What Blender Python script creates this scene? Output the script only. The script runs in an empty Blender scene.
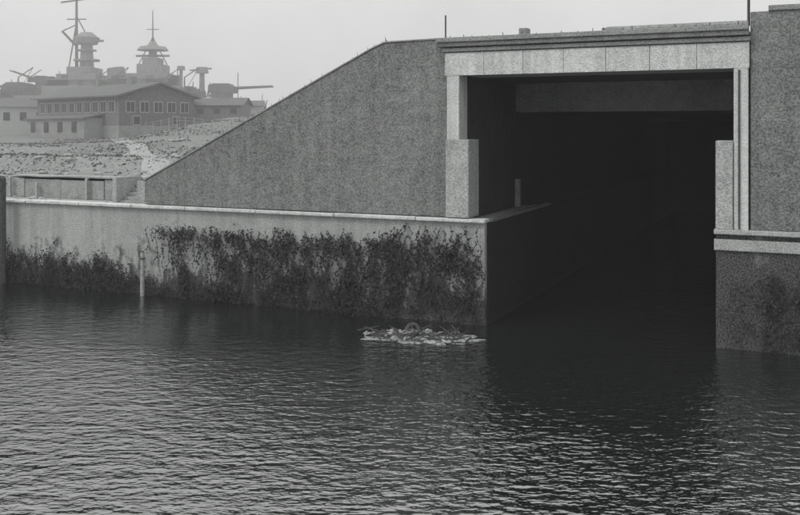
import bpy, bmesh, math, random
from mathutils import Matrix, Vector, noise
random.seed(7)
S=bpy.context.scene
ORI=Vector((3.28,36.9,0)); ANG=math.radians(-24.2)
FR=Matrix.Translation(ORI)@Matrix.Rotation(ANG,4,'Z')
def W(s,t,z=0): return FR@Vector((s,t,z))

# ---------------------------------------------------------------- materials
def newmat(name):
    m=bpy.data.materials.new(name); m.use_nodes=True
    nt=m.node_tree; b=nt.nodes['Principled BSDF']
    b.inputs['Roughness'].default_value=.9
    b.inputs['Specular IOR Level'].default_value=.2
    return m,nt,b
def N(nt,t,**k):
    n=nt.nodes.new(t)
    for a,v in k.items(): setattr(n,a,v)
    return n
def noi(nt,co,scale,detail=3,rough=.55,sc=None):
    n=N(nt,'ShaderNodeTexNoise'); n.inputs['Scale'].default_value=scale
    n.inputs['Detail'].default_value=detail; n.inputs['Roughness'].default_value=rough
    if sc:
        m=N(nt,'ShaderNodeMapping'); m.inputs['Scale'].default_value=sc
        nt.links.new(co,m.inputs['Vector']); co=m.outputs[0]
    nt.links.new(co,n.inputs['Vector']); return n.outputs['Fac']
def rng(nt,v,a,b,c=0,d=1,clamp=True):
    m=N(nt,'ShaderNodeMapRange'); m.clamp=clamp
    for i,x in zip(range(1,5),(a,b,c,d)): m.inputs[i].default_value=x
    nt.links.new(v,m.inputs[0]); return m.outputs[0]
def mth(nt,op,a,b=None):
    m=N(nt,'ShaderNodeMath',operation=op)
    for i,x in enumerate((a,b)):
        if x is None: continue
        if isinstance(x,(int,float)): m.inputs[i].default_value=x
        else: nt.links.new(x,m.inputs[i])
    return m.outputs[0]
def grey(v,tint=(.97,1,.985)): return (v*tint[0],v*tint[1],v*tint[2],1)
def mixc(nt,f,a,b):
    m=N(nt,'ShaderNodeMix',data_type='RGBA')
    if isinstance(f,(int,float)): m.inputs[0].default_value=f
    else: nt.links.new(f,m.inputs[0])
    for i,x in ((6,a),(7,b)):
        if isinstance(x,tuple): m.inputs[i].default_value=x
        else: nt.links.new(x,m.inputs[i])
    return m.outputs[2]
def rough_mat(name,lo,hi,coarse=.35,fine=17,streak=.3,bump=.02,finew=.5,algae=None):
    m,nt,b=newmat(name)
    co=N(nt,'ShaderNodeTexCoord').outputs['Object']
    a=rng(nt,noi(nt,co,coarse,5),.3,.7)
    f=rng(nt,noi(nt,co,fine,2,.7),.36,.64)
    md=rng(nt,noi(nt,co,2.2,4,.65),.3,.7)
    st=rng(nt,noi(nt,co,1,4,.6,(2.6,2.6,.14)),.3,.7)
    wsum=.5-.5*finew
    v=mth(nt,'ADD',mth(nt,'MULTIPLY',a,wsum*(1-streak)*1.2),mth(nt,'MULTIPLY',f,finew))
    v=mth(nt,'ADD',v,mth(nt,'MULTIPLY',md,wsum*(1-.5*streak)))
    v=mth(nt,'ADD',v,mth(nt,'MULTIPLY',st,wsum*streak*1.3))
    c=mixc(nt,v,grey(lo),grey(hi))
    if algae:
        sep=N(nt,'ShaderNodeSeparateXYZ'); nt.links.new(co,sep.inputs[0])
        z=sep.outputs[2]
        n1=noi(nt,co,.55,6,.7); n2=noi(nt,co,1.0,5,.7,(2.2,2.2,.5))
        h=mth(nt,'ADD',z,mth(nt,'MULTIPLY',mth(nt,'SUBTRACT',n1,.5),7.0))
        h=mth(nt,'ADD',h,mth(nt,'MULTIPLY',mth(nt,'SUBTRACT',n2,.5),4))
        fac=rng(nt,h,algae-.5,algae+.4,1,0)
        dk=mixc(nt,f,grey(.006),grey(.11))
        c=mixc(nt,fac,c,dk)
    nt.links.new(c,b.inputs['Base Color'])
    bp=N(nt,'ShaderNodeBump'); bp.inputs['Strength'].default_value=.6; bp.inputs['Distance'].default_value=bump
    nt.links.new(mth(nt,'ADD',f,mth(nt,'MULTIPLY',md,2.)),bp.inputs['Height']); nt.links.new(bp.outputs[0],b.inputs['Normal'])
    return m
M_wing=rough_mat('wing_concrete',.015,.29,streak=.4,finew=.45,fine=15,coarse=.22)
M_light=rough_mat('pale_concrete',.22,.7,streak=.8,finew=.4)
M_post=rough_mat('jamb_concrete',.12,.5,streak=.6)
M_cap=rough_mat('cap_concrete',.08,.36)
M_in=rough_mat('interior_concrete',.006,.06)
M_band=rough_mat('inner_beam_concrete',.02,.26)  # lighter than the other interior concrete: skylight on the beam put into colour
M_dark=rough_mat('tunnel_shade_concrete',.003,.02)  # near-black: darkness of the deep interior put into the colour
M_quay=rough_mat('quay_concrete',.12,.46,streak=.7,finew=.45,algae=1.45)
M_quayd=rough_mat('dark_quay_concrete',.06,.25,streak=.7,finew=.4,algae=4.2)  # darker variant of the quay concrete, algae reaching higher
M_ground=rough_mat('dry_ground',.09,.25,coarse=.12,fine=5,streak=.1,finew=.35)
M_grass=rough_mat('dry_grass',.07,.17,coarse=.2,fine=8)
M_berm=rough_mat('berm_earth',.09,.22,coarse=.2,fine=8)
M_path=rough_mat('path_gravel',.2,.32,fine=8)
M_lowwall=rough_mat('low_wall_concrete',.10,.42,finew=.5,coarse=.8)
M_ship=rough_mat('ship_paint',.16,.28,coarse=.1,fine=2.,streak=.5)
M_shipd=rough_mat('ship_dark',.06,.12,coarse=.1,fine=2.)
M_darkwood=rough_mat('wet_timber',.02,.09,fine=10,streak=.9)
M_roof=rough_mat('felt_roof',.08,.17,fine=4)
M_frame=rough_mat('window_frame',.3,.45)
M_metal=rough_mat('rusty_metal',.03,.1)
M_deb=rough_mat('debris_pale',.02,.36,fine=7,coarse=1.5,finew=.65)
M_leaf=rough_mat('leaf',.005,.06,coarse=1.3,fine=9)
m,nt,b=newmat('window_glass'); b.inputs['Base Color'].default_value=grey(.03); b.inputs['Roughness'].default_value=.3; M_glass=m
# boards
m,nt,b=newmat('board_wall'); co=N(nt,'ShaderNodeTexCoord').outputs['Object']
w=N(nt,'ShaderNodeTexWave'); w.bands_direction='X'; w.inputs['Scale'].default_value=1.6; w.inputs['Distortion'].default_value=.4
nt.links.new(co,w.inputs['Vector'])
v=mth(nt,'ADD',mth(nt,'MULTIPLY',w.outputs['Fac'],.4),mth(nt,'MULTIPLY',rng(nt,noi(nt,co,3,4),.3,.7),.6))
nt.links.new(mixc(nt,v,grey(.07),grey(.22)),b.inputs['Base Color']); M_board=m
# water
m,nt,b=newmat('harbour_water'); co=N(nt,'ShaderNodeTexCoord').outputs['Object']
b.inputs['Base Color'].default_value=(.008,.009,.009,1); b.inputs['Roughness'].default_value=.05
b.inputs['IOR'].default_value=2.9; b.inputs['Specular IOR Level'].default_value=.5
n1=noi(nt,co,1.0,2,.5,(1.3,2.2,1)); n2=noi(nt,co,1.0,2,.5,(3.4,5.2,1)); n3=noi(nt,co,.12,3,.5)
sep=N(nt,'ShaderNodeSeparateXYZ'); nt.links.new(co,sep.inputs[0])
calm=rng(nt,sep.outputs[1],19,35,1.1,.3)
calm=mth(nt,'MULTIPLY',calm,rng(nt,n3,.35,.65,.6,1.2))
h=mth(nt,'ADD',mth(nt,'MULTIPLY',n1,.14),mth(nt,'MULTIPLY',n2,.10))
h=mth(nt,'MULTIPLY',h,calm)
bp=N(nt,'ShaderNodeBump'); bp.inputs['Strength'].default_value=1; bp.inputs['Distance'].default_value=1
nt.links.new(h,bp.inputs['Height']); nt.links.new(bp.outputs[0],b.inputs['Normal']); M_water=m

# ---------------------------------------------------------------- helpers
def empty(name,mat=None):
    o=bpy.data.objects.new(name,None); S.collection.objects.link(o)
    if mat is not None: o.matrix_world=mat
    return o
def obj(name,bm,mat,parent=None,mw=None,bevel=0,smooth=False):
    me=bpy.data.meshes.new(name); bmesh.ops.recalc_face_normals(bm,faces=bm.faces[:]); bm.to_mesh(me); bm.free()
    me.materials.append(mat)
    if smooth:
        for p in me.polygons: p.use_smooth=True
    o=bpy.data.objects.new(name,me); S.collection.objects.link(o)
    if parent: o.parent=parent
    elif mw is not None: o.matrix_world=mw
    if bevel:
        md=o.modifiers.new('b','BEVEL'); md.width=bevel; md.segments=2; md.limit_method='ANGLE'
    return o
def box(bm,x0,x1,y0,y1,z0,z1):
    v=[bm.verts.new((x,y,z)) for z in (z0,z1) for x,y in ((x0,y0),(x1,y0),(x1,y1),(x0,y1))]
    for f in ((0,1,2,3),(4,5,6,7),(0,1,5,4),(1,2,6,5),(2,3,7,6),(3,0,4,7)): bm.faces.new([v[i] for i in f])
def prism(bm,pts,y0,y1):
    a=[bm.verts.new((x,y0,z)) for x,z in pts]; c=[bm.verts.new((x,y1,z)) for x,z in pts]
    bm.faces.new(a); bm.faces.new(c[::-1]); n=len(pts)
    for i in range(n): bm.faces.new((a[i],a[(i+1)%n],c[(i+1)%n],c[i]))
def rod(bm,p,q,r0,r1=None,seg=8):
    p=Vector(p);q=Vector(q);r1=r0 if r1 is None else r1
    d=(q-p).normalized(); u=d.orthogonal().normalized(); w=d.cross(u)
    A=[];B=[]
    for i in range(seg):
        a=2*math.pi*i/seg; e=u*math.cos(a)+w*math.sin(a)
        A.append(bm.verts.new(p+e*r0)); B.append(bm.verts.new(q+e*r1))
    bm.faces.new(A); bm.faces.new(B[::-1])
    for i in range(seg): bm.faces.new((A[i],A[(i+1)%seg],B[(i+1)%seg],B[i]))
def bx(name,mat,parent,*a,bevel=.03):
    bm=bmesh.new(); box(bm,*a); return obj(name,bm,mat,parent,bevel=bevel)

# ---------------------------------------------------------------- quay
Q=empty('quay_wall',FR)
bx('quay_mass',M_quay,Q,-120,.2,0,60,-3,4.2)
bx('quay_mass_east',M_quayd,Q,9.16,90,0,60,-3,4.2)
bx('channel_lining',M_dark,Q,.203,.3,.25,60,-3,4.196,bevel=0)  # overlay slab darkening the channel face with the tunnel's shade colour
bx('inner_ledge_shade',M_dark,Q,-.88,.3,10,59,4.203,4.23,bevel=0)  # dark sheet over the pale quay top, painting the tunnel's shade
bm=bmesh.new()
s=-120.
while s<.3:
    e=min(s+random.uniform(3.2,4.2),.3); j=random.uniform(-.02,.02)
    box(bm,s,e-.03,-.2+j,.45,4.202,4.36+j); s=e
obj('coping',bm,M_light,Q,bevel=.04)
bm=bmesh.new(); s=9.1
while s<90:
    e=s+random.uniform(3.2,4.2); j=random.uniform(-.015,.015)
    box(bm,s,e-.03,-.25+j,.45,4.202,4.36+j); box(bm,s,e-.03,-.12,-.003,3.6,4.0+j); s=e
obj('coping_east',bm,M_post,Q,bevel=.03)
bm=bmesh.new()
box(bm,.1,.36,.6,9.98,4.21,4.32); obj('inner_coping',bm,M_band,Q)

# ---------------------------------------------------------------- bunker
Bk=empty('bunker_entrance',FR)
bm=bmesh.new()
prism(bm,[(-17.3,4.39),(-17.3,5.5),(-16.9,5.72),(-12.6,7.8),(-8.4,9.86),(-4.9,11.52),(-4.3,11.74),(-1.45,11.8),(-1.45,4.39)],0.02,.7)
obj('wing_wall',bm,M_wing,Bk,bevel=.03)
bm=bmesh.new()
prism(bm,[(-17.4,5.5),(-17.4,5.56),(-16.9,5.8),(-4.9,11.6),(-4.3,11.82),(-1.5,11.86),(-1.5,11.8),(-4.3,11.76),(-4.9,11.54),(-16.9,5.74)],-.02,.8)
obj('wing_coping',bm,M_cap,Bk)
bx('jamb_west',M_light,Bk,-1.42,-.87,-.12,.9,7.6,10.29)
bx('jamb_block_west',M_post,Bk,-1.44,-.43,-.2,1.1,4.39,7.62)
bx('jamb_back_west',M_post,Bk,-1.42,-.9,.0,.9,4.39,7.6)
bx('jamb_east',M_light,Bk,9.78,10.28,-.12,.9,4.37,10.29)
bx('jamb_block_east',M_post,Bk,9.16,9.76,-.2,1.1,4.37,7.62)
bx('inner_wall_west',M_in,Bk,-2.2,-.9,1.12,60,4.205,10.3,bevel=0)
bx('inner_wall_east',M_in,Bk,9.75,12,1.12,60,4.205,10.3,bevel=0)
bx('lintel_core',M_cap,Bk,-1.5,10.32,-.02,2.6,10.3,11.42)
bm=bmesh.new(); xs=[-1.5,.2,1.85,3.5,5.15,6.8,8.5,10.32]
for i in range(7):
    box(bm,xs[i]+.008,xs[i+1]-.008,-.14+random.uniform(-.01,.01),-.023,10.26,11.2)
obj('lintel_panels',bm,M_light,Bk,bevel=.01)
bx('lintel_string',M_cap,Bk,-1.62,10.36,-.22,2.6,11.24,11.4)
bx('roof_slab_edge',M_wing,Bk,-1.75,10.32,-.34,2.9,11.44,11.62)
bx('roof_kerb',M_cap,Bk,-1.8,10.3,-.42,.1,11.625,11.82)
bx('roof_kerb_upper',M_post,Bk,5.2,10.28,-.3,.2,11.825,11.97)
bx('roof_vent',M_cap,Bk,1.55,1.9,.3,.8,11.83,12.15)
bx('roof_vent_small',M_cap,Bk,4.9,5.3,.3,.8,11.83,12.0)
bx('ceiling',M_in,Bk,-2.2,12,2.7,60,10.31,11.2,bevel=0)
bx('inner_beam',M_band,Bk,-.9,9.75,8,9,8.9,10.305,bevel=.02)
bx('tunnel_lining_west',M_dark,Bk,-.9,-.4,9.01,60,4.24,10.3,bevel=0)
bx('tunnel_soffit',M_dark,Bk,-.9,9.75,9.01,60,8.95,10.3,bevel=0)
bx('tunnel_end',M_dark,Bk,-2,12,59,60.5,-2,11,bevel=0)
bx('wing_wall_east',M_wing,Bk,10.34,60,.02,1.2,4.37,12.3)
bx('wing_cap_east',M_cap,Bk,10.95,60,-.06,1.3,12.3,12.5)
bm=bmesh.new()
rod(bm,(-1.55,.1,11.8),(-1.55,.1,12.8),.035); rod(bm,(10.28,.1,11.8),(10.28,.1,14.0),.05)
rod(bm,(9.97,-.16,4.4),(9.97,-.16,10.2),.035)  # dark rod standing in for the vertical gap at the east jamb
obj('roof_poles_jamb_gap',bm,M_metal,Bk)
bm=bmesh.new(); x=-1.2
while x<10: 
    rod(bm,(x,-.3,11.8),(x+random.uniform(-.03,.03),-.3,11.8+random.uniform(.05,.16)),.02,.012,5); x+=random.uniform(.3,1.1)
for k in range(60):
    x=random.uniform(-16,-4); z=5.6+(x+17.3)*.48
    rod(bm,(x,.3,z),(x+random.uniform(-.1,.1),.3,z+random.uniform(.1,.3)),.02,.005,4)
obj('roof_edge_stubs',bm,M_metal,Bk)
bx('ledge_post',M_band,Bk,-.35,-.12,6.0,6.25,4.37,5.7)

# ---------------------------------------------------------------- terrain
def ss(a,b,x):
    x=max(0,min(1,(x-a)/(b-a))); return x*x*(3-2*x)
def Lz(s,t):
    p=W(s,t); 
    z=5.35+.75*ss(9,11.5,t)+.5*ss(18,24,t)+1.55*ss(26,68,t)
    z+=1.9*ss(-31,-18,p.x)*ss(70,95,p.y)
    z+=.25*noise.noise(Vector((s*.12,t*.12,3)))*ss(4,12,t)+.06*noise.noise(Vector((s*.7,t*.7,1)))
    return z
def Bz(s):
    if s<-17.3: return -9
    if s<-4.6: return 5.45+(s+17.3)/(12.7)*6.1
    return 11.55
def Tz(s,t):
    L=Lz(s,t)
    if s<-17.3: return L
    return max(L, Bz(s)-(max(0,t-55)*.12))
def sheet(name,ss_,ts_,mat):
    bm=bmesh.new(); g=[[bm.verts.new((s,t,Tz(s,t))) for t in ts_] for s in ss_]
    for i in range(len(ss_)-1):
        for j in range(len(ts_)-1): bm.faces.new((g[i][j],g[i+1][j],g[i+1][j+1],g[i][j+1]))
    for i in range(len(ss_)-1):
        a=g[i][-1];b_=g[i+1][-1]
        c=bm.verts.new((b_.co.x,b_.co.y+.5,-1)); d=bm.verts.new((a.co.x,a.co.y+.5,-1)); bm.faces.new((a,b_,c,d))
    return obj(name,bm,mat,mw=FR,smooth=False)
tl=[3.3+.8*i for i in range(30)]+[28+1.6*i for i in range(38)]
sheet('ground',[-120+1.2*i for i in range(86)]+[-17.3],tl,M_ground)
sheet('berm_ground',[-17.3,-16.5]+[-15.5+1.1*i for i in range(60)]+[60,90],[.72,2,3.3]+tl[1:],M_berm)
# path
bm=bmesh.new(); prev=None; FI=FR.inverted()
for i in range(60):
    f=i/59; X=-13.5+(-29+13.5)*f+.6*math.sin(f*5); Y=50+(94-50)*f
    row=[]
    for d in (-.8,-.3,.3,.8):
        d+=.25*noise.noise(Vector((i*.5,d,2)))
        l=FI@Vector((X+d,Y,0)); row.append(bm.verts.new((l.x,l.y,Tz(l.x,l.y)+.05)))
    if prev:
        for k in range(3): bm.faces.new((prev[k],prev[k+1],row[k+1],row[k]))
    prev=row
obj('footpath',bm,M_path,mw=FR)
# low retaining wall + steps
R=empty('low_retaining_wall',FR)
bm=bmesh.new(); s=-110
while s<-18.6:
    e=min(s+random.uniform(2.4,3.4),-18.5); box(bm,s,e-.04,3.0+random.uniform(-.05,.05),3.35,4.2,5.32+random.uniform(-.1,.06)); s=e
obj('wall_panels',bm,M_lowwall,R,bevel=.03)
bm=bmesh.new(); s=-110
while s<-18.6:
    e=min(s+random.uniform(1.2,5),-18.5)
    if random.random()<.8: box(bm,s,e-.06,2.9,3.4,5.4,5.48+random.uniform(-.02,.04))
    s=e
obj('wall_coping',bm,M_post,R,bevel=.02)
bm=bmesh.new()
for k in range(12): 
    s=-18.9-2.6*k+random.uniform(-.6,.6); box(bm,s-.07,s+.07,2.75,2.9,4.21,5.45+random.uniform(-.4,.3))
obj('wall_posts',bm,M_post,R,bevel=.02)
St=empty('quay_steps',FR)
bm=bmesh.new()
for i in range(6): box(bm,-19.9,-18.45,1.2+.3*i,3.0-.003*i,4.2+.19*i+.002,4.39+.19*i)
obj('treads',bm,M_lowwall,St,bevel=.01)
bm=bmesh.new(); box(bm,-20.2,-19.93,1.0,2.9,4.2,5.6); box(bm,-18.42,-17.9,.8,2.9,4.2,5.45); obj('cheek_walls',bm,M_post,St,bevel=.02)
bm=bmesh.new()
for i in range(110):
    s=random.uniform(-42,-18.5); t=random.choice([random.uniform(4,14),random.uniform(8,40),random.uniform(.8,2.6)]); r=random.uniform(.06,.24)
    z=Tz(s,t) if t>3 else 4.2
    if -20.4<s and t<3: continue
    mm=Matrix.Translation((s,t,z+r*.3))@Matrix.Rotation(random.random()*6,4,'Z')@Matrix.Diagonal((r*1.4,r,r*.8,1))
    k=bmesh.ops.create_icosphere(bm,subdivisions=2,radius=1,matrix=mm)
    for v in k['verts']: v.co+=Vector((1,1,1))*noise.noise(v.co*3)*r*.4
obj('scattered_rubble',bm,M_path,mw=FR)
# grass tufts on bank
bm=bmesh.new()
for i in range(16000):
    s=random.uniform(-60,-17); t=random.uniform(4,60)
    if noise.noise(Vector((s*.12,t*.25,9)))+random.gauss(0,.2)<.0: continue
    z=Tz(s,t); h=random.uniform(.04,.16); a=random.random()*3.14; w=random.uniform(.06,.22)
    dx,dy=math.cos(a)*w,math.sin(a)*w
    v=[bm.verts.new((s-dx,t-dy,z-.02)),bm.verts.new((s+dx,t+dy,z-.02)),bm.verts.new((s+random.uniform(-.1,.1),t,z+h))]; bm.faces.new(v)
obj('grass_tufts',bm,M_grass,mw=FR)

# ---------------------------------------------------------------- mooring posts
def pile(name,s,t,z0,z1,r,mat,lean=0):
    P=empty(name,FR)
    bm=bmesh.new(); rod(bm,(s,t,z0),(s+lean,t,z1),r*1.05,r,12); obj('shaft',bm,mat,P,bevel=.02)
    bm=bmesh.new(); rod(bm,(s+lean,t,z1-.35),(s+lean,t,z1-.25),r*1.15,r*1.15,12); rod(bm,(s+lean,t,z1),(s+lean,t,z1+.06),r*.95,r*.6,12); obj('iron_band',bm,M_metal,P)
pile('mooring_pile',-17.1,-.4,-2,2.1,.1,M_lowwall,.03)
pile('mooring_pile',-26.15,-.6,-2,5.5,.2,M_darkwood)

# ---------------------------------------------------------------- hanging plants
blobs=[(-15.2,3.2,.8,.15),(-13.1,3.0,1.2,.3),(-11.3,2.9,1.2,.4),(-9.6,2.8,1.2,.5),(-7.5,3.15,1.1,.3),(-6,3,.9,.4),
(-10.6,2.0,.7,.5),(-12.2,1.5,.4,.6),(-8.6,1.3,.8,.6),(-6.5,1.2,1.0,.7),(-4.5,2,.8,.9),(-3.6,2.9,1,.7),(-2.2,2.9,1,.9),(-.9,2.8,.7,1),
(-2.7,1.3,1.6,1.1),(-5,.5,1.4,.6),(-8.5,.4,1.8,.5),(-11.7,.3,1.2,.5),(-13.8,.3,1.2,.5),(-15.5,.3,1.2,.45),(-14.9,1.2,.25,.6),(-24.8,1.1,1.5,.5),(-22.1,.95,1.5,.6),
(-20.1,.9,1.2,.6),(-18.3,.6,.9,.5),(-23,.1,4,.5),(-.4,1.3,.4,1.2),(-28,1.3,2,.7),(-32,1.2,2.5,.8),(-38,1,3,.9),(12,1.5,2,1),(15,1.6,2,1),(20,1.5,3,1)]
bm=bmesh.new()
def leaf(x,y,z,r):
    n=Vector((random.gauss(0,1),random.gauss(-.8,1),random.gauss(.3,1))).normalized(); u=n.orthogonal().normalized(); u.rotate(Matrix.Rotation(random.random()*6.28,3,n)); w=n.cross(u)
    c=Vector((x,y,z)); v=[bm.verts.new(c+u*r),bm.verts.new(c+w*r*.6),bm.verts.new(c-u*r),bm.verts.new(c-w*r*.55)]; bm.faces.new(v)
for (s,z,a,h) in blobs:
    ncl=int(a*h*20)+6
    for c in range(ncl):
        cs=s+random.gauss(0,.75)*a; cz=z+random.gauss(0,.75)*h; cd=random.uniform(.02,.28); cr=random.choice([random.uniform(.04,.12),random.uniform(.1,.26)])
        if cs>-.1 and s<0: cs=-.1-random.random()
        for k in range(int(28*cr/.17)):
            x=cs+random.gauss(0,cr); zz=cz+random.gauss(0,cr*.9)-abs(random.gauss(0,.2)); y=-abs(cd+random.gauss(0,cr*.4))-.02
            if x>.2 and s<0 or zz>4.15 or (s>0 and x<9.4): continue
            leaf(x,y,zz,random.uniform(.035,.1))
    for c in range(int(a*24)):
        x=s+random.gauss(0,.95)*a; z1=z+random.uniform(0,1.4)*h; y=-random.uniform(.03,.3)
        if (s<0 and x>0) or (s>0 and x<9.4): continue
        p=Vector((x,y,min(z1,4.1)))
        for k in range(random.randint(3,14)):
            q=p+Vector((random.uniform(-.16,.16),random.uniform(-.05,.04),-random.uniform(.08,.28))); q.y=min(q.y,-.03); rod(bm,p,q,.018,.01,3); leaf(q.x,q.y,q.z,.08); leaf(p.x+random.gauss(0,.05),p.y,p.z,.06); p=q
obj('hanging_plants',bm,M_leaf,mw=FR)

# ---------------------------------------------------------------- floating debris
D=empty('floating_debris_raft',Matrix.Translation((.75,34.7,0)))
bm=bmesh.new()
n=64; rows=[]
for j in range(8):
    r=[]
    for i in range(n):
        a=2*math.pi*i/n; k=1+.3*noise.noise(Vector((math.cos(a)*1.7,math.sin(a)*1.7,5)))+.4*noise.noise(Vector((math.cos(a)*6,math.sin(a)*6,2)))
        f=j/7; x=math.cos(a)*2.45*k*f; y=math.sin(a)*1.05*k*f-.18*x
        r.append(bm.verts.new((x,y,.0+.08*(1-f**3)+.07*noise.noise(Vector((x*2.3,y*2.3,0)))-(.12 if j==7 else 0))))
    rows.append(r)
for j in range(7):
    for i in range(n): bm.faces.new((rows[j][i],rows[j][(i+1)%n],rows[j+1][(i+1)%n],rows[j+1][i]))
obj('mat',bm,M_deb,D)
bm=bmesh.new()
for i in range(80):
    a=random.random()*6.28; q=random.random()**.5; x=math.cos(a)*2.2*q; y=math.sin(a)*.9*q-.18*x; r=random.uniform(.03,.12)
    if i<12: x=-.3+random.gauss(0,.6); y=.3; r=random.uniform(.1,.2)
    mm=Matrix.Translation((x,y,.06+r*.25))@Matrix.Rotation(random.random()*6,4,'Z')@Matrix.Diagonal((r*1.9,r,r*.55,1))
    k=bmesh.ops.create_icosphere(bm,subdivisions=2,radius=1,matrix=mm)
    for v in k['verts']: v.co+=Vector((.5,.5,1))*noise.noise(v.co*5)*r*.9
obj('lumps',bm,M_deb,D)
bm=bmesh.new()
for i in range(70):
    a=random.random()*3.14; x=random.uniform(-2,2); y=random.uniform(-.7,.7)-.18*x; l=random.uniform(.3,1.0)
    if i<10: x=-.2+random.gauss(0,.3)
    p=Vector((x-math.cos(a)*l*.5,y-math.sin(a)*l*.3,.1)); q=Vector((x+math.cos(a)*l*.5,y+math.sin(a)*l*.3,.1+random.uniform(0,.3))); rod(bm,p,q,.035,.02,5)
obj('sticks',bm,M_darkwood,D)
bm=bmesh.new()
R0,r0=.24,.08; ring=[]
for i in range(28):
    a=2*math.pi*i/28; c=Vector((math.cos(a)*R0-.25,.25+.22*math.sin(a),.2+math.sin(a)*R0*.9)); e=Vector((math.cos(a),0,math.sin(a)))
    ring.append([bm.verts.new(c+e*r0*math.cos(b_)+Vector((0,1,0))*r0*1.3*math.sin(b_)) for b_ in [2*math.pi*k/10 for k in range(10)]])
for i in range(28):
    for k in range(10): bm.faces.new((ring[i][k],ring[(i+1)%28][k],ring[(i+1)%28][(k+1)%10],ring[i][(k+1)%10]))
o=obj('old_tyre',bm,M_darkwood,D,smooth=True)

# ---------------------------------------------------------------- wooden barracks
th=math.radians(40)
C=Vector((-30.6,98,7.95))
BM=Matrix.Translation(C)@Matrix.Rotation(-th,4,'Z')
Ba=empty('wooden_barracks',BM)
Lb,Wb,He,Hr=17.5,10,3.9,5.3
bm=bmesh.new(); box(bm,-Lb,0,0,Wb,.5,He); obj('walls',bm,M_board,Ba)
bm=bmesh.new(); box(bm,-Lb-.1,.1,-.1,Wb+.1,-1,.55); obj('plinth',bm,M_lowwall,Ba)
bm=bmesh.new()
v=[bm.verts.new(c) for c in ((0,0,He),(0,Wb,He),(0,Wb/2,Hr-.05),(-Lb,0,He),(-Lb,Wb,He),(-Lb,Wb/2,Hr-.05))]
bm.faces.new(v[:3]); bm.faces.new(v[3:]); obj('gables',bm,M_board,Ba)
bm=bmesh.new()
for sg in (0,1):
    y0=-.6 if sg==0 else Wb+.6; z0=He-.2
    a=[bm.verts.new(c) for c in ((.6,y0,z0),(.6,Wb/2,Hr),(-Lb-.6,Wb/2,Hr),(-Lb-.6,y0,z0),(.6,y0,z0+.18),(.6,Wb/2,Hr+.2),(-Lb-.6,Wb/2,Hr+.2),(-Lb-.6,y0,z0+.18))]
    for f in ((0,1,2,3),(4,5,6,7),(0,1,5,4),(2,3,7,6),(0,3,7,4)): bm.faces.new([a[i] for i in f])
obj('roof',bm,M_roof,Ba)
bm=bmesh.new(); g=bmesh.new()
for i in range(10):
    x=-1.3-1.65*i; box(bm,x-.6,x+.6,-.08,-.002,2.0,3.3); box(g,x-.5,x-.04,-.1,-.07,2.1,3.2); box(g,x+.04,x+.5,-.1,-.07,2.1,3.2)
for y in (1.4,3.2,5,6.8,8.6):
    box(bm,.002,.08,y-.6,y+.6,2.0,3.3); box(g,.07,.1,y-.5,y-.04,2.1,3.2); box(g,.07,.1,y+.04,y+.5,2.1,3.2)
for y in (2.2,7.4): box(bm,.002,.08,y-.5,y+.5,.6,1.7); box(g,.07,.1,y-.42,y+.42,.7,1.6)
obj('window_frames',bm,M_frame,Ba); obj('window_panes',g,M_glass,Ba)
bm=bmesh.new(); box(bm,-5,-4.3,4.4,5.1,5.0,6.3); box(bm,-12,-11.4,4.4,5.1,5.0,6.1); obj('chimneys',bm,M_cap,Ba)
bm=bmesh.new()
prism(bm,[(-15.5,-.9),(-15.5,1.4),(-3.,1.4),(-3.,-.9)],-2.4,-.12); obj('lean_to',bm,M_lowwall,Ba)
bm=bmesh.new(); a=[bm.verts.new(c) for c in ((-15.8,-2.7,1.3),(-2.7,-2.7,1.3),(-2.7,-.1,1.8),(-15.8,-.1,1.8),(-15.8,-2.7,1.42),(-2.7,-2.7,1.42),(-2.7,-.1,1.92),(-15.8,-.1,1.92))]
for f in ((0,1,2,3),(4,5,6,7),(0,1,5,4),(1,2,6,5),(2,3,7,6),(3,0,4,7)): bm.faces.new([a[i] for i in f])
obj('lean_to_roof',bm,M_roof,Ba)
bm=bmesh.new()
for x in (-14,-11,-8,-5): box(bm,x-.5,x+.5,-2.45,-2.38,-.2,1.0)
obj('lean_to_doors',bm,M_glass,Ba)
def shed(name,x,y,z,l,w,h,rot,mat):
    P=empty(name,Matrix.Translation((x,y,z))@Matrix.Rotation(rot,4,'Z'))
    bm=bmesh.new(); box(bm,0,l,0,w,-1,h); obj('walls',bm,mat,P)
    bm=bmesh.new()
    for y0 in (-.3,w+.3):
        a=[bm.verts.new(c) for c in ((-.3,y0,h-.08),(l+.3,y0,h-.08),(l+.3,w/2,h+w*.22),(-.3,w/2,h+w*.22))]; bm.faces.new(a)
    a=[bm.verts.new(c) for c in ((l,0,h),(l,w,h),(l,w/2,h+w*.2))]; bm.faces.new(a)
    a=[bm.verts.new(c) for c in ((0,0,h),(0,w,h),(0,w/2,h+w*.2))]; bm.faces.new(a)
    obj('roof',bm,M_roof,P)
    bm=bmesh.new()
    for k in range(int(l/2)): box(bm,.6+2*k,1.4+2*k,-.03,-.002,h*.4,h*.75)
    obj('windows',bm,M_glass,P)
shed('wooden_shed',-24.5,106,9.2,6,4,1.8,-.1,M_board)
shed('wooden_shed',-50,112,8,8,5,3,.1,M_frame)
shed('wooden_shed',-23,118,9.7,5,3,1.6,.2,M_frame)
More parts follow.
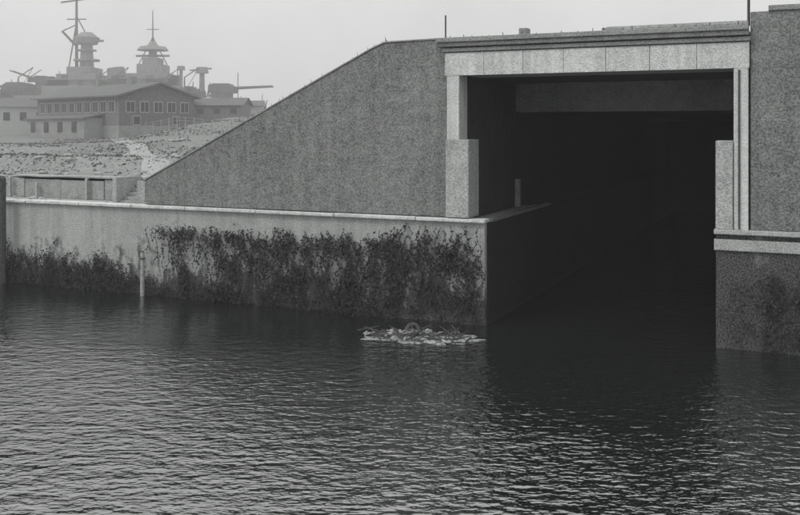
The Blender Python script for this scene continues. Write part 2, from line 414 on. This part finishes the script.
# wire fence along the crest of the bank
Fn=empty('wire_fence')
bm=bmesh.new(); pv=None
for i in range(22):
    X=-26+1.1*i; Y=92-i*1.2; l=FI@Vector((X,Y,0)); z=Tz(l.x,l.y)
    if X>-14: break
    rod(bm,(X,Y,z-.2),(X,Y,z+1.2),.06,.05,6)
    if pv:
        for hh in (.5,.85,1.15): rod(bm,(pv[0],pv[1],pv[2]+hh),(X,Y,z+hh),.015,.015,4)
    pv=(X,Y,z)
obj('posts_and_wire',bm,M_post,Fn)

# ---------------------------------------------------------------- warship
Sh=empty('warship',Matrix.Translation((0,150,0)))
bm=bmesh.new(); st=[(-92,3),(-85,6),(-70,8.5),(-50,9),(-35,8),(-25,4.5),(-19,1.8),(-14.5,.1)]; prev=None
for x,w in st:
    dz=11.2+ (.0 if x<-30 else (x+30)*.05)
    row=[bm.verts.new(c) for c in ((x-(1.5 if w<2 else 0),-w*.75,-1),(x,-w,dz),(x,w,dz),(x-(1.5 if w<2 else 0),w*.75,-1))]
    if prev:
        for k in range(4): bm.faces.new((prev[k],prev[(k+1)%4],row[(k+1)%4],row[k]))
    else: bm.faces.new(row)
    prev=row
bm.faces.new(prev); obj('hull',bm,M_ship,Sh)
bm=bmesh.new()
box(bm,-62,-34,-5.5,5.5,11.2,13.6); box(bm,-58,-36,-4.5,4.5,13.6,15.2)
box(bm,-56,-49.5,-3.5,3.5,15.2,17.2); box(bm,-44.6,-37.8,-3.5,3.5,15.2,17.3); box(bm,-43.2,-39,-2.5,2.5,17.3,18.9); box(bm,-42.4,-39.9,-2,2,18.9,20)
box(bm,-54.5,-50.5,-3,3,17.2,18.4)
box(bm,-67,-62,-3,3,11.2,13.4); box(bm,-34,-30.5,-3,3,11.2,13.2)
box(bm,-57.5,-47.5,-4.2,-3.6,16.2,16.35); box(bm,-46,-36.8,-4,-3.55,16.4,16.5)
obj('deckhouses',bm,M_ship,Sh,bevel=.15)
bm=bmesh.new()
rod(bm,(-52.2,0,18),(-52.2,0,22.4),1.2,.9,16); rod(bm,(-52.2,0,19.5),(-52.2,0,19.8),2.1,2.1,16); rod(bm,(-52.2,0,21.2),(-52.2,0,21.4),1.6,1.6,16); rod(bm,(-52.2,0,22.3),(-52.2,0,23.4),1.7,2.1,16); rod(bm,(-52.2,0,23.4),(-52.2,0,24.3),2.0,.9,16)
rod(bm,(-55,0,22.9),(-49.4,0,22.9),.2)
rod(bm,(-41.2,0,19.6),(-41.2,0,21.5),.8,.6,12); rod(bm,(-41.2,0,21.3),(-41.2,0,21.9),2.6,2.1,20); rod(bm,(-41.2,0,21.9),(-41.2,0,22.6),1.2,.5,12); rod(bm,(-44,0,20.4),(-38.4,0,20.4),.18)
rod(bm,(-47,0,15.2),(-47.4,0,18.4),1.7,1.4,16)
rod(bm,(-33,0,13),(-33,0,17.6),.5,.4,10); rod(bm,(-33,0,17.5),(-33,0,18.5),1.1,.9,12); rod(bm,(-35,0,18.),(-31.4,0,18.3),.14)
rod(bm,(-36.5,0,15),(-36.5,0,18.2),.3,.25,8); rod(bm,(-36.5,0,18.),(-36.5,0,18.7),.7,.6,10)
obj('towers',bm,M_ship,Sh)
bm=bmesh.new()
rod(bm,(-53.9,0,17),(-53.9,0,35),.3,.16); rod(bm,(-56.5,0,29.3),(-50.6,0,30.1),.14); rod(bm,(-56.3,0,24.5),(-53.9,0,22),.2);rod(bm,(-56.3,0,24.5),(-53.9,0,25.6),.1)
rod(bm,(-55.6,0,16),(-53.9,0,26),.12); rod(bm,(-52.3,0,24),(-53.9,0,27),.1); rod(bm,(-55.5,0,26.5),(-52.3,0,26.5),.1)
rod(bm,(-41.2,0,22.6),(-41.2,0,28),.15,.06); rod(bm,(-42.2,0,24.8),(-40.2,0,24.8),.07); rod(bm,(-43.6,0,18.9),(-41.2,0,23.5),.09); rod(bm,(-38.8,0,18.9),(-41.2,0,23.5),.09)
rod(bm,(-68,0,11),(-68,0,19),.12,.06); rod(bm,(-27,0,13),(-27,0,17.6),.07)
for k in range(90):
    x=random.uniform(-66,-22); z=15.2 if -58<x<-36 else (13.4 if -67<x<-30 else 11.5)
    rod(bm,(x,-3,z),(x+random.uniform(-.7,.7),-3,z+random.uniform(.6,2.9)),random.uniform(.06,.2),.06,5)
for k in range(56):
    x=random.uniform(-66,-26); z=15.2 if -58<x<-36 else (13.4 if x<-30 else 11.5); a=random.uniform(.3,1)
    box(bm,x-a,x+a*.6,-3.6,-2.8-random.random()*.1,z,z+random.uniform(.4,1.8))
for x in (-62,-46.5,-35): rod(bm,(x,-3.8,13.4),(x,-3.8,16.6),.12); rod(bm,(x,-3.8,16.6),(x+2.4,-3.8,18.2),.09); rod(bm,(x,-3.8,14.2),(x+2.4,-3.8,18.2),.05)
obj('masts_and_fittings',bm,M_shipd,Sh)
bm=bmesh.new()
def turret(x,z,d,l,e=0,k=1):
    pts=[(-2.3,0),(-2.2,1.4),(-1.3,1.7),(1.5,1.7),(2.5,1.),(2.5,0)]
    prism(bm,[(x+d*px*k,z+pz*k) for px,pz in pts],-2.1*k,2.1*k)
    rod(bm,(x,0,z-2.4),(x,0,z),2.*k,2.*k,16)
    for y in (-1,1): rod(bm,(x+d*2.2*k,y*k,z+.9*k),(x+d*(2.2*k+l),y*k,z+.9*k+e),.24*k,.16*k,8)
turret(-29.6,14.2,1,6.4,.3,.9); turret(-63.5,14.4,-1,7,.8,.9); turret(-73,13.2,-1,8,.2); turret(-59.5,16,-1,4,1.4,.6)
for x in (-60,-49,-38): 
    rod(bm,(x,-4,15.8),(x,-4,16.6),.5,.4); rod(bm,(x,-4,16.6),(x+1.8,-4,17.8),.1,.07)
obj('turrets_and_guns',bm,M_shipd,Sh,bevel=.1)
bm=bmesh.new()
for i in range(26): rod(bm,(-60.5+i,-5.56,12.6),(-60.5+i,-5.48,12.6),.2,.2,8)
obj('portholes',bm,M_glass,Sh)

# ---------------------------------------------------------------- water + far shore
bm=bmesh.new(); v=[bm.verts.new(c) for c in ((-3000,-200,0),(3000,-200,0),(3000,4000,0),(-3000,4000,0))]; bm.faces.new(v)
obj('water',bm,M_water)
bm=bmesh.new(); prev=None
for i in range(160):
    x=-2400+30*i; h=6+5*noise.noise(Vector((x*.01,0,0)))+3*noise.noise(Vector((x*.06,0,4)))
    r=[bm.verts.new((x,1500,-1)),bm.verts.new((x,1520,max(2,h))),bm.verts.new((x,1900,max(2,h)))]
    if prev:
        for k in range(2): bm.faces.new((prev[k],r[k],r[k+1],prev[k+1]))
    prev=r
obj('distant_shore',bm,M_ground)
# mist volumes: thin near one added to lift blacks, thicker haze over far basin
def mist(y0,y1,d):
    bm=bmesh.new(); box(bm,-300,300,y0,y1,-2,60)
    m=bpy.data.materials.new('mist'); m.use_nodes=True; nt=m.node_tree; nt.nodes.remove(nt.nodes['Principled BSDF'])
    vs=N(nt,'ShaderNodeVolumeScatter'); vs.inputs['Density'].default_value=d; vs.inputs['Color'].default_value=(1,1,1,1)
    nt.links.new(vs.outputs[0],nt.nodes['Material Output'].inputs['Volume'])
    obj('harbour_haze_fill',bm,m)
mist(-60,75,.0006); mist(75.02,190,.0065)

# ---------------------------------------------------------------- light
sd=Vector((-.6,-.35,.75)).normalized(); el=math.asin(sd.z); az=math.atan2(sd.x,sd.y)
L=bpy.data.lights.new('sun','SUN'); L.energy=1.2; L.angle=math.radians(14); L.color=(1,.985,.96)
lo=bpy.data.objects.new('sun',L); S.collection.objects.link(lo); lo.rotation_euler=sd.to_track_quat('Z','Y').to_euler()
w=bpy.data.worlds.new('World'); S.world=w; w.use_nodes=True; nt=w.node_tree; bg=nt.nodes['Background']
sk=N(nt,'ShaderNodeTexSky'); sk.sky_type='NISHITA'; sk.sun_disc=False; sk.sun_elevation=el; sk.sun_rotation=az; sk.dust_density=4
hs=N(nt,'ShaderNodeHueSaturation'); hs.inputs['Saturation'].default_value=.0; nt.links.new(sk.outputs[0],hs.inputs['Color'])
co=N(nt,'ShaderNodeTexCoord').outputs['Generated']
sp=N(nt,'ShaderNodeSeparateXYZ'); nt.links.new(co,sp.inputs[0])
cie=rng(nt,sp.outputs[2],0,1,1,2.2)
cl=mth(nt,'MULTIPLY',rng(nt,noi(nt,co,4,6,.6),.3,.7,.88,1.08),cie)
oc=mixc(nt,.85,hs.outputs[0],(9.0,9.1,9.0,1))
mx=N(nt,'ShaderNodeVectorMath',operation='SCALE'); nt.links.new(oc,mx.inputs[0]); nt.links.new(cl,mx.inputs['Scale'])
nt.links.new(mx.outputs[0],bg.inputs['Color']); bg.inputs['Strength'].default_value=.1
# ---------------------------------------------------------------- camera
cam=bpy.data.cameras.new('camera'); cam.lens=40.5; cam.sensor_width=36; cam.shift_y=-.159; cam.clip_end=6000
c=bpy.data.objects.new('camera',cam); S.collection.objects.link(c); c.location=(0,0,8); c.rotation_euler=(math.radians(90),0,0); S.camera=c
S.view_settings.view_transform='Standard'; S.view_settings.look='None'; S.view_settings.exposure=0
